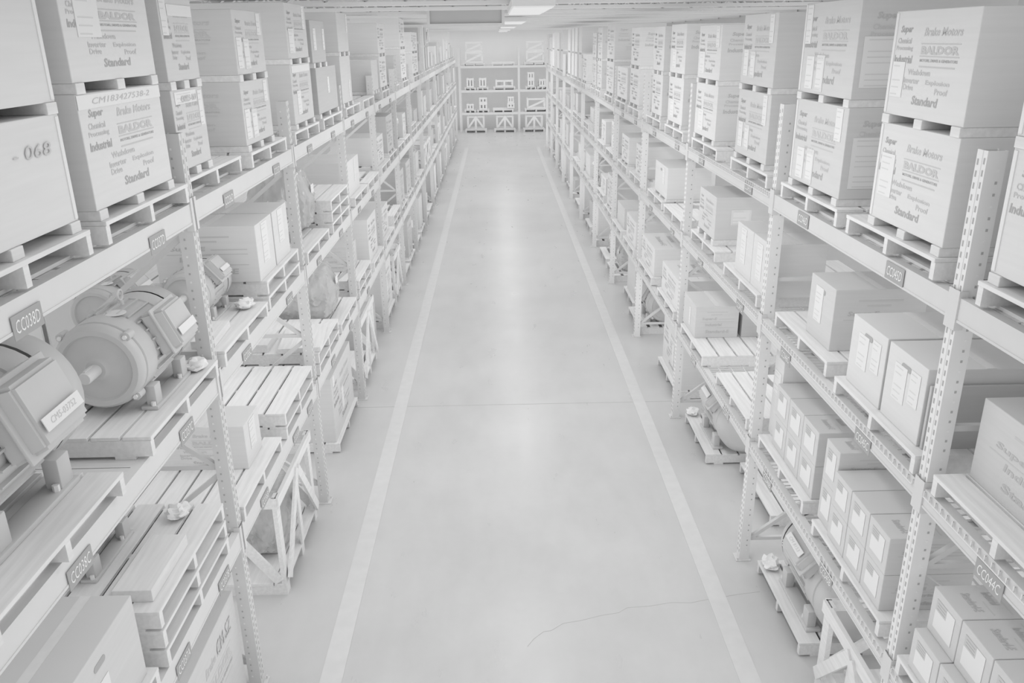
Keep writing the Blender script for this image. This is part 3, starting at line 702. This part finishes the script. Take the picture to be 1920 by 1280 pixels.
carton('right', 6.33, zp, .42, .45, .43, 'middle', 'tall pale carton with two hand holes', 0, G, .05, None, ((.45, .2, .14, .3, 'blank'),), **K)
carton('right', 6.78, zp, .46, .45, .43, 'middle', 'tall pale carton with two hand holes', 0, G, .05, None, ((.45, .25, .14, .3, 'blank'),), **K)
pallet('right', 8.13, zr, 'middle', 0.05)
carton('right', 8.17, zp, .66, .60, .48, 'middle', 'carton on skids with a framed shipping pouch', .06, CARD, .07, 'lines', ((.42, .35, .2, .15, 'pouch', 'side'),))
pallet('right', 9.55, zr, 'middle', 0.03, what='empty slatted wooden pallet')
pallet('right', 10.70, zr, 'middle', 0.03)
carton('right', 10.55, zp, .80, .55, .42, 'middle', 'wide carton with two hand holes', .03, CARD2, .06, None, ((.7, .4, .12, .2, 'blank'),), hole=True)
pallet('right', 12.3, zr, 'middle', 0.03); carton('right', 12.2, zp, .55, .6, .46, 'middle', 'pale upright carton', 0, CARD2, .05, 'lines')
pallet('right', 13.6, zr, 'middle', 0.03); carton('right', 13.55, zp, .75, .6, .45, 'middle', 'pale carton with open flap', .03, CARD2, .05, 'lines')
RR = random.Random(21)
def fill(side, lev, y0, y1, kinds, x0=0.03):
    y = y0; z = z_(side, lev)
    P = SIDES[side]['P']
    while y < y1 - .6:
        hit = [p for p in P if y < p + PW + .02 and y + 1.05 > p]
        if hit: y = hit[0] + PW + .03; continue
        yc = y + .52; k = RR.choice(kinds); u = RR.random(); m = (CARD, CARD2, CARD3)[int(u * 2.99)]
        np_ = 1 + (RR.random() < .2 and lev != 'floor')
        if k in 'cCdt': 
            for q in range(np_): pallet(side, yc, z + PHT * q, lev, x0)
            zz = z + PHT * np_
            if k == 'c': carton(side, yc + RR.uniform(-.08, .08), zz, RR.uniform(.5, .9), .7, RR.uniform(.3, .5), lev, 'single cardboard carton on pallet', 0, m, x0 + .02 + RR.random() * .1, 'lines' if yc < 18 else None, ((.3, .3, .12, .15, 'blank'),) if yc < 18 else ())
            elif k == 'd':
                w = RR.uniform(.34, .42); h = RR.uniform(.3, .42)
                for s in (-1, 1): carton(side, yc + s * (w / 2 + .01), zz, w, .55, h, lev, 'one of two paired cartons', 0, m, x0 + .05, None, ((.5, .3, .12, .18, 'blank'),) if yc < 18 else ())
            elif k == 't': carton(side, yc, zz, .8, .8, .62 if lev != 'floor' else .75, lev, 'tall cardboard carton on pallet', .04, m, x0 + .02, 'lines' if yc < 18 else None)
            else:
                w = .3; h = .24
                for s in (-1, 0, 1):
                    for q in (0, 1): carton(side, yc + s * (w + .005), zz + q * h, w, .45, h, lev, 'small labelled carton in a block', 0, m, x0 + .05, None, ((.5, .2, .14, .14, 'blank'),) if yc < 16 else ())
        elif k == 'm':
            pallet(side, yc, z, lev, x0); motor(side, yc, z + PHT, lev, x0 + .38, .85 + .3 * RR.random(), RR.random() < .7)
        elif k == 'e':
            for q in range(RR.choice((1, 2, 3))): pallet(side, yc, z + PHT * q, lev, x0, what='empty stacked wooden pallet')
        elif k == 'w': pallet(side, yc, z, lev, x0); wrapped(side, yc, z + PHT, lev, .8, .7, .55, x0 + .08, seed=int(y * 3))
        elif k == 'f': crate_frame(side, yc, z, lev, 1.0, .9, .62 if lev != 'floor' else .85, x0)
        elif k == 'o': pallet(side, yc, z, lev, x0); foam(side, yc, z + PHT, lev, .3, .16, int(y))
        y += 1.04 + RR.uniform(.05, .3)
fill('right', 'middle', 14.68, 34.5, 'cccdtdcCe')
# lower shelf (deck 1.16)
zr = z_('right', 'lower'); zp = zr + PHT
def block(side, lev, yc0, n, w, layers, h, off, z, look, d=.5, m=None, lab_=True):
    for q in range(layers):
        for k in range(n):
            carton(side, yc0 + k * (w + .006), z + q * (h + .001), w, d, h, lev, look + f', row {["one","two","three","four"][q]} from below', 0, m or CARD, off, None, ((.5, .22, w * .62, h * .62, 'step'),) if lab_ else (), sidepr='small' if k == 0 else False, toppr=(q == layers - 1 and k % 3 == 0), group='small cartons stacked in blocks')
pallet('right', 2.86, zr, 'lower', 0.0)
block('right', 'lower', 2.42, 4, .245, 1, .23, .0, zp, 'stocky carton with white label')
block('right', 'lower', 2.55, 3, .245, 2, .235, .08, zp + .02, 'upper carton with stepped label') if False else None
for k in range(3):
    carton('right', 2.66 + k * .255, zp + .231, .25, .5, .25, 'lower', 'carton with stepped white label atop the block', 0, CARD, .06, None, ((.5, .2, .16, .16, 'step'),), sidepr='small' if k == 0 else False, toppr=True, group='small cartons stacked in blocks')
pallet('right', 4.13, zr, 'lower', 0.02)
block('right', 'lower', 3.83, 3, .245, 2, .235, .03, zp, 'carton with stepped white label')
block('right', 'lower', 4.575, 1, .21, 2, .29, .05, zp, 'taller carton at the block end')
pallet('right', 5.37, zr, 'lower', 0.04)
block('right', 'lower', 5.02, 3, .28, 2, .255, .08, zp, 'labelled carton near the second upright')
carton('right', 5.845, zp, .2, .5, .72, 'lower', 'slim tall pale carton at the block end', 0, CARD2, .12, None, ((.5, .5, .14, .2, 'blank'),))
pallet('right', 6.68, zr, 'lower', 0.03, what='empty slatted wooden pallet'); pallet('right', 8.12, zr, 'lower', 0.0)
carton('right', 8.42, zp, .56, .46, .35, 'lower', 'carton printed on its camera side', 0, CARD, .02, None, ((.55, .2, .06, .2, 'plain'),), sidepr='small', tape=True)
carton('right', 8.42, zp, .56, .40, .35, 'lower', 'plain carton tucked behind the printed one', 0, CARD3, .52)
pallet('right', 9.55, zr, 'lower', 0.0); carton('right', 9.50, zp, .96, .80, .37, 'lower', 'wide carton with lettered top', 0, CARD2, .02, 'lines', toppr=True)
pallet('right', 11.0, zr, 'lower', 0.0); carton('right', 11.0, zp, .96, .80, .38, 'lower', 'wide carton with lettered top', 0, CARD2, .02, 'lines', toppr=True)
pallet('right', 12.5, zr, 'lower', 0.0); carton('right', 12.5, zp, .9, .8, .40, 'lower', 'wide carton with lettered top', 0, CARD2, .02, 'lines', toppr=True)
pallet('right', 13.8, zr, 'lower', 0.0); carton('right', 13.8, zp, .8, .6, .35, 'lower', 'carton with white side labels', 0, CARD, .05, None, ((.4, .3, .2, .12, 'blank', 'side'), (.75, .5, .12, .16, 'blank', 'side')))
fill('right', 'lower', 14.68, 34.5, 'cccdtcCm')
# floor row
crate_frame('right', 4.05, 0, 'floor', .95, .8, .72, .12, 'open timber crate with sloping braces')
crate_frame('right', 2.9, 0, 'floor', .95, .8, .72, .1, 'open timber crate with sloping braces')
pallet('right', 5.3, 0, 'floor', .12, v=1); motor('right', 5.22, PHT, 'floor', .48, 1.25, False, 'big dark motor with white tag on pallet', box_up=.75, label_txt='CM 8153')
foam('right', 5.72, PHT, 'floor', .18, .09, 4)
pallet('right', 8.2, 0, 'floor', .14, v=1); motor('right', 8.1, PHT, 'floor', .5, 1.2, False, 'big dark motor with white tag on pallet', box_up=.75)
foam('right', 8.68, PHT, 'floor', .2, .09, 9)
pallet('right', 7.0, 0, 'floor', .45)
pallet('right', 9.95, 0, 'floor', .16, w=1.2); carton('right', 9.95, PHT, 1.15, .8, .62, 'floor', 'wide floor carton with white label', 0, CARD2, .2, 'lines', ((.55, .2, .1, .3, 'blank'),))
pallet('right', 12.25, 0, 'floor', .1, v=1); motor('right', 12.2, PHT, 'floor', .48, 1.15, True, 'dark motor on pallet under the shelf')
pallet('right', 13.5, 0, 'floor', .2); carton('right', 13.5, PHT, .8, .7, .7, 'floor', 'tall floor carton with a dark shaded side', 0, CARD, .22)
fill('right', 'floor', 14.68, 34.5, 'ctcmwtt', .12)

# ------------------------------------------------------------------ stock: plank-decked rack, middle shelf (deck 2.40)
zl = z_('left', 'middle'); zp = zl + PHT
pallet('left', 2.71, zl, 'middle', -.03); motor('left', 2.86, zp, 'middle', .40, 1.26, True, 'very large dark motor with terminal box', label_txt='CM5-03752', box_up=.35)
pallet('left', 4.09, zl, 'middle', -.02); motor('left', 4.13, zp, 'middle', .27, .98, True, 'dark motor with shaft towards the aisle end', box_up=.4)
foam('left', 4.44, zp, 'middle', .03, .075, 2)
motor('left', 3.15, zl, 'middle', .82, .9, True, 'dark motor standing behind on the planks') if False else None
pallet('left', 5.24, zl, 'middle', -.02)
motor('left', 5.48, zp, 'middle', .36, .70, True, 'dark motor with white plate beside the first upright', box_up=.7)
motor('left', 5.12, zp, 'middle', .78, .72, True, 'dark motor standing behind another on its pallet', box_up=.6)
foam('left', 5.60, zp, 'middle', .08, .08, 5); plank('left', 4.98, zp, 'middle', .12, .4, .14, .05, .05, 'short thick offcut board')
pallet('left', 6.38, zl, 'middle', .0, tail='bottom of two'); pallet('left', 6.38, zp, 'middle', .0, tail='upper of two')
z2 = zp + PHT
carton('left', 6.08, z2, .45, .75, .42, 'middle', 'pale carton with hand hole and label', 0, CARD2, .02, None, ((.5, .25, .16, .3, 'blank'),), sidepr='small', hole=True, tape=True)
carton('left', 6.56, z2, .45, .75, .42, 'middle', 'pale carton with hand hole and label', 0, CARD2, .02, None, ((.5, .35, .16, .3, 'blank'),), hole=True, tape=True)
pallet('left', 7.72, zl, 'middle', .0); wrapped('left', 8.13, zp, 'middle', .62, .65, .66, .08, seed=3)
motor('left', 7.45, zp, 'middle', .36, .72, True, 'dark motor with white plate by the wrapped load', box_up=.8)
for q in range(3): pallet('left', 8.95, zl + q * PHT, 'middle', .0, what='stacked empty wooden pallet', tail=['bottom', 'middle', 'top'][q] + ' of pile')
pallet('left', 10.4, zl, 'middle', .0); carton('left', 10.3, zp, .85, .7, .42, 'middle', 'light carton with rope-like crease', .0, CARD2, .05, None, ((.6, .3, .06, .3, 'blank'),))
foam('left', 9.74, zp, 'middle', .2, .09, 6)
pallet('left', 11.5, zl, 'middle', .0, what='empty slatted wooden pallet'); carton('left', 11.5, zp, .3, .4, .14, 'middle', 'flat pale box on an empty pallet', 0, CARD2, .3)
pallet('left', 12.9, zl, 'middle', .0); carton('left', 12.85, zp, .7, .7, .42, 'middle', 'pale upright carton', 0, CARD2, .05, 'lines')
fill('left', 'middle', 13.6, 37.5, 'cwetdcmto')
# lower shelf (deck 1.295)
zl = z_('left', 'lower'); zp = zl + PHT
pallet('left', 2.75, zl, 'lower', .0)
carton('left', 2.86, zp, .72, .42, .46, 'lower', 'open-topped carton with white sheet and hand hole', 0, CARD, .02, None, ((.45, .12, .17, .24, 'plain'),), hole=True, tape=True)
for q in range(3): pallet('left', 3.88, zl + q * PHT, 'lower', .0, what='stacked wooden pallet', tail=['bottom', 'middle', 'top'][q] + ' of pile', v=1)
motor('left', 3.85, zl + PHT * 3, 'lower', .62, .95, True, 'dark motor with white plate on a pallet pile', box_up=.75)
plank('left', 3.7, zl + PHT * 3, 'lower', .14, .5, .2, .07, 0, 'thick pale offcut board on pallet')
foam('left', 4.25, zl + PHT * 3, 'lower', .2, .08, 8)
pallet('left', 5.22, zl, 'lower', .0)
carton('left', 5.42, zp, .36, .62, .34, 'lower', 'lettered carton on pallet past the first upright', 0, CARD2, .09, None, ((.5, .3, .14, .22, 'blank'),), sidepr='big', tape=True)
pallet('left', 6.42, zl, 'lower', .0, tail='bottom of two'); pallet('left', 6.42, zp, 'lower', .0, tail='upper of two', what='empty slatted wooden pallet', v=1)
for q in range(2): pallet('left', 7.75, zl + q * PHT, 'lower', .0, what='stacked wooden pallet', tail=['bottom', 'top'][q] + ' of pile')
wrapped('left', 8.75, zp, 'lower', .9, .75, .62, .05, seed=7); pallet('left', 8.92, zl, 'lower', .0)
plank('left', 7.6, zl + PHT * 2, 'lower', .2, .7, .4, .05, .1, 'loose pale board laid across the pile'); plank('left', 7.5, zl + PHT * 2, 'lower', .62, .45, .3, .08, .0, 'thick offcut at the back of the pile')
for q in range(2): pallet('left', 10.2, zl + q * PHT, 'lower', .0, what='stacked wooden pallet', tail=['bottom', 'top'][q] + ' of pile')
carton('left', 10.35, zl + 2 * PHT, .45, .45, .32, 'lower', 'square lettered carton atop two pallets', 0, CARD, .14, None, sidepr='small')
pallet('left', 11.5, zl, 'lower', .0); carton('left', 11.4, zp, .8, .7, .6, 'lower', 'tall pale carton', 0, CARD2, .04, 'lines')
pallet('left', 12.85, zl, 'lower', .0); carton('left', 12.8, zp, .8, .7, .45, 'lower', 'pale carton', .0, CARD2, .05, 'lines')
fill('left', 'lower', 13.6, 37.5, 'ctetdcwtf')
# floor row
carton('left', 4.06, 0.0, 1.0, .9, .88, 'floor', 'big pale floor carton with scribbles', 0, CARD, .08, 'lines', write=('CM SZ', .75, .82, .28, .1))
pallet('left', 2.9, 0, 'floor', .05)
crate_frame('left', 5.70 + .55, 0, 'floor', 1.2, .62, .92, .06, 'tall open timber crate holding a wrapped motor')
wrapped('left', 6.3, .12, 'floor', .8, .55, .62, .10, seed=11, look='wrapped motor inside the open crate')
pallet('left', 8.75, 0, 'floor', .08, w=1.25)
carton('left', 8.75, PHT, 1.2, .8, .76, 'floor', 'big floor carton with white label and print', .0, CARD, .10, 'big', ((.45, .25, .12, .25, 'blank'), (.1, .82, .1, .14, 'blank')))
crate_frame('left', 10.45, 0, 'floor', 1.15, .7, .95, .05, 'tall open timber crate')
carton('left', 11.55, 0.0, .5, .6, .6, 'floor', 'carton beside the open crate', 0, CARD3, .15)
pallet('left', 12.9, 0, 'floor', .08, w=1.2); carton('left', 12.9, PHT, 1.15, .7, .8, 'floor', 'broad floor carton with white sheet', 0, CARD2, .1, 'lines', ((.5, .3, .12, .3, 'blank'),))
crate_frame('left', 14.1 - .05, 0, 'floor', .9, .7, .85, .06, 'tall open timber crate')
fill('left', 'floor', 14.85, 37.5, 'tctmtft', .06)

# ------------------------------------------------------------------ rack and crates against the end wall
EY = 40.95
t = empty('end_rack', (0, EY, 0), 0, 'two-bay steel rack standing against the pale end wall', 'rack')
for x in (-1.72, 1.12, 2.38 + 1.6):
    for dy in (0, 1.0): b = MB(); b.box(x - .05, x + .05, dy, dy + .08, 0, 3.9, STEEL); b.build('post', t)
for zz in (.84, 1.88, 2.99):
    for dy in (-.01, 1.02):
        for x0, x1 in ((-1.67, 1.07), (1.17, 3.93)): b = MB(); b.box(x0, x1, dy, dy + .05, zz, zz + .11, BEAMR); b.build('beam', t)
    b = MB(); b.box(-1.67, 3.93, .05, 1.0, zz + .08, zz + .10, WOODD); b.build('shelf_panel', t)
def ecrate(x, z, w, h, style, what, pal=True):
    t = empty('wooden_crate', (x, EY + .1, z), 0, what, 'crate', 'crates on the end rack')
    if pal:
        b = MB()
        for xx in (-w / 2, -.04, w / 2 - .08): b.box(xx, xx + .08, 0, .8, 0, .09, WOOD)
        b.box(-w / 2, w / 2, 0, .8, .09, .12, WOOD); b.build('crate_base', t)
    if style == 'none':
        b = MB(); b.box(-w / 2, w / 2, 0, .8, .12, .15, WOOD); b.build('top_board', t); return
    b = MB(); z0 = .12 if pal else 0
    hw = w / 2 - .1
    for xx in (-hw, hw - .08): b.box(xx, xx + .08, 0, .05, z0, z0 + h, WOOD); b.box(xx, xx + .08, .7, .75, z0, z0 + h, WOOD)
    for xx in (-hw, hw - .08): b.box(xx + .02, xx + .06, .05, .7, z0 + .02, z0 + .08, WOOD)
    b.box(-hw + .08, hw - .08, .71, .74, z0 + .02, z0 + .08, WOOD)
    for k in (0, 1): b.box(-hw, hw, -.02, 0, z0 + k * (h - .08), z0 + k * (h - .08) + .08, WOOD)
    b.build('crate_frame', t)
    b = MB()
    if style == 'slash': b.bar((-hw + .05, -.035, z0 + .06), (hw - .05, -.035, z0 + h - .1), .025, .09, WOOD)
    elif style == 'A': b.bar((-hw + .05, -.035, z0 + .1), (0, -.035, z0 + h - .06), .025, .09, WOOD); b.bar((hw - .05, -.038, z0 + .1), (0.02, -.038, z0 + h - .07), .025, .09, WOOD); b.box(-.05, .05, -.05, -.02, z0, z0 + h, WOOD)
    else: b.box(-.04, .04, -.035, -.02, z0, z0 + h, WOOD)
    b.build('diagonal_brace', t)
    if style == 'box':
        for xx in (-hw / 2 - .02, hw / 2 + .02): b = MB(); b.lathe((xx, .15, z0 + h * .5), (xx, .6, z0 + h * .5), [(0, 0), (0, h * .25), (1, h * .25), (1, 0)], MOTOR, 14); b.build('crated_motor', t)
for x, w in ((-1.0, 1.05), (.42, 1.05), (1.85, 1.05)): ecrate(x, 0, w, .66, 'A', 'cross-braced crate on the floor under the end rack, ' + {-1.0: 'beside the plank-decked rack', .42: 'middle of three', 1.85: 'beside the wire-decked rack'}[x])
ecrate(-1.25, .95, .55, .28, 'box', 'small crate low on the end rack, outermost by the plank-decked rack'); ecrate(-.62, .95, .58, .30, 'box', 'small crate low on the end rack beneath another'); ecrate(-.62, 1.37, .58, .27, 'box', 'small crate stacked atop another low on the end rack', False)
ecrate(.35, .95, 1.0, .04, 'none', 'bare skid low in the middle of the end rack'); ecrate(.72, 1.125, .55, .24, 'box', 'crate on the bare skid of the end rack', False); ecrate(.72, 1.367, .5, .3, 'box', 'topmost crate above the bare skid', False)
ecrate(1.95, .95, 1.1, .5, 'slash', 'slash-braced crate low on the end rack')
ecrate(-1.22, 1.99, .55, .42, 'box', 'small crate on the middle tier of the end rack, outermost'); ecrate(-.62, 1.99, .55, .42, 'box', 'small crate on the middle tier, inner of the pair')
ecrate(.42, 1.99, 1.05, .32, 'box', 'long low crate centred on the middle tier'); ecrate(1.7, 1.99, .52, .34, 'box', 'crate on the middle tier beneath a stacked one'); ecrate(1.7, 2.45, .52, .32, 'box', 'upper crate of the pair on the middle tier', False); ecrate(2.25, 1.99, .52, .34, 'box', 'crate on the middle tier beside the wire-decked rack')
for x, n in ((-1.0, 'by the plank-decked rack'), (1.9, 'by the wire-decked rack')):
    ecrate(x, 3.10, 1.05, .5, 'slash', 'slash-braced crate on the top tier ' + n); ecrate(x, 3.10 + .62, 1.0, .45, 'slash', 'uppermost slash-braced crate on the end rack ' + n, False)
ecrate(.38, 3.10, 1.1, .05, 'none', 'bare skid alone on the top tier of the end rack')
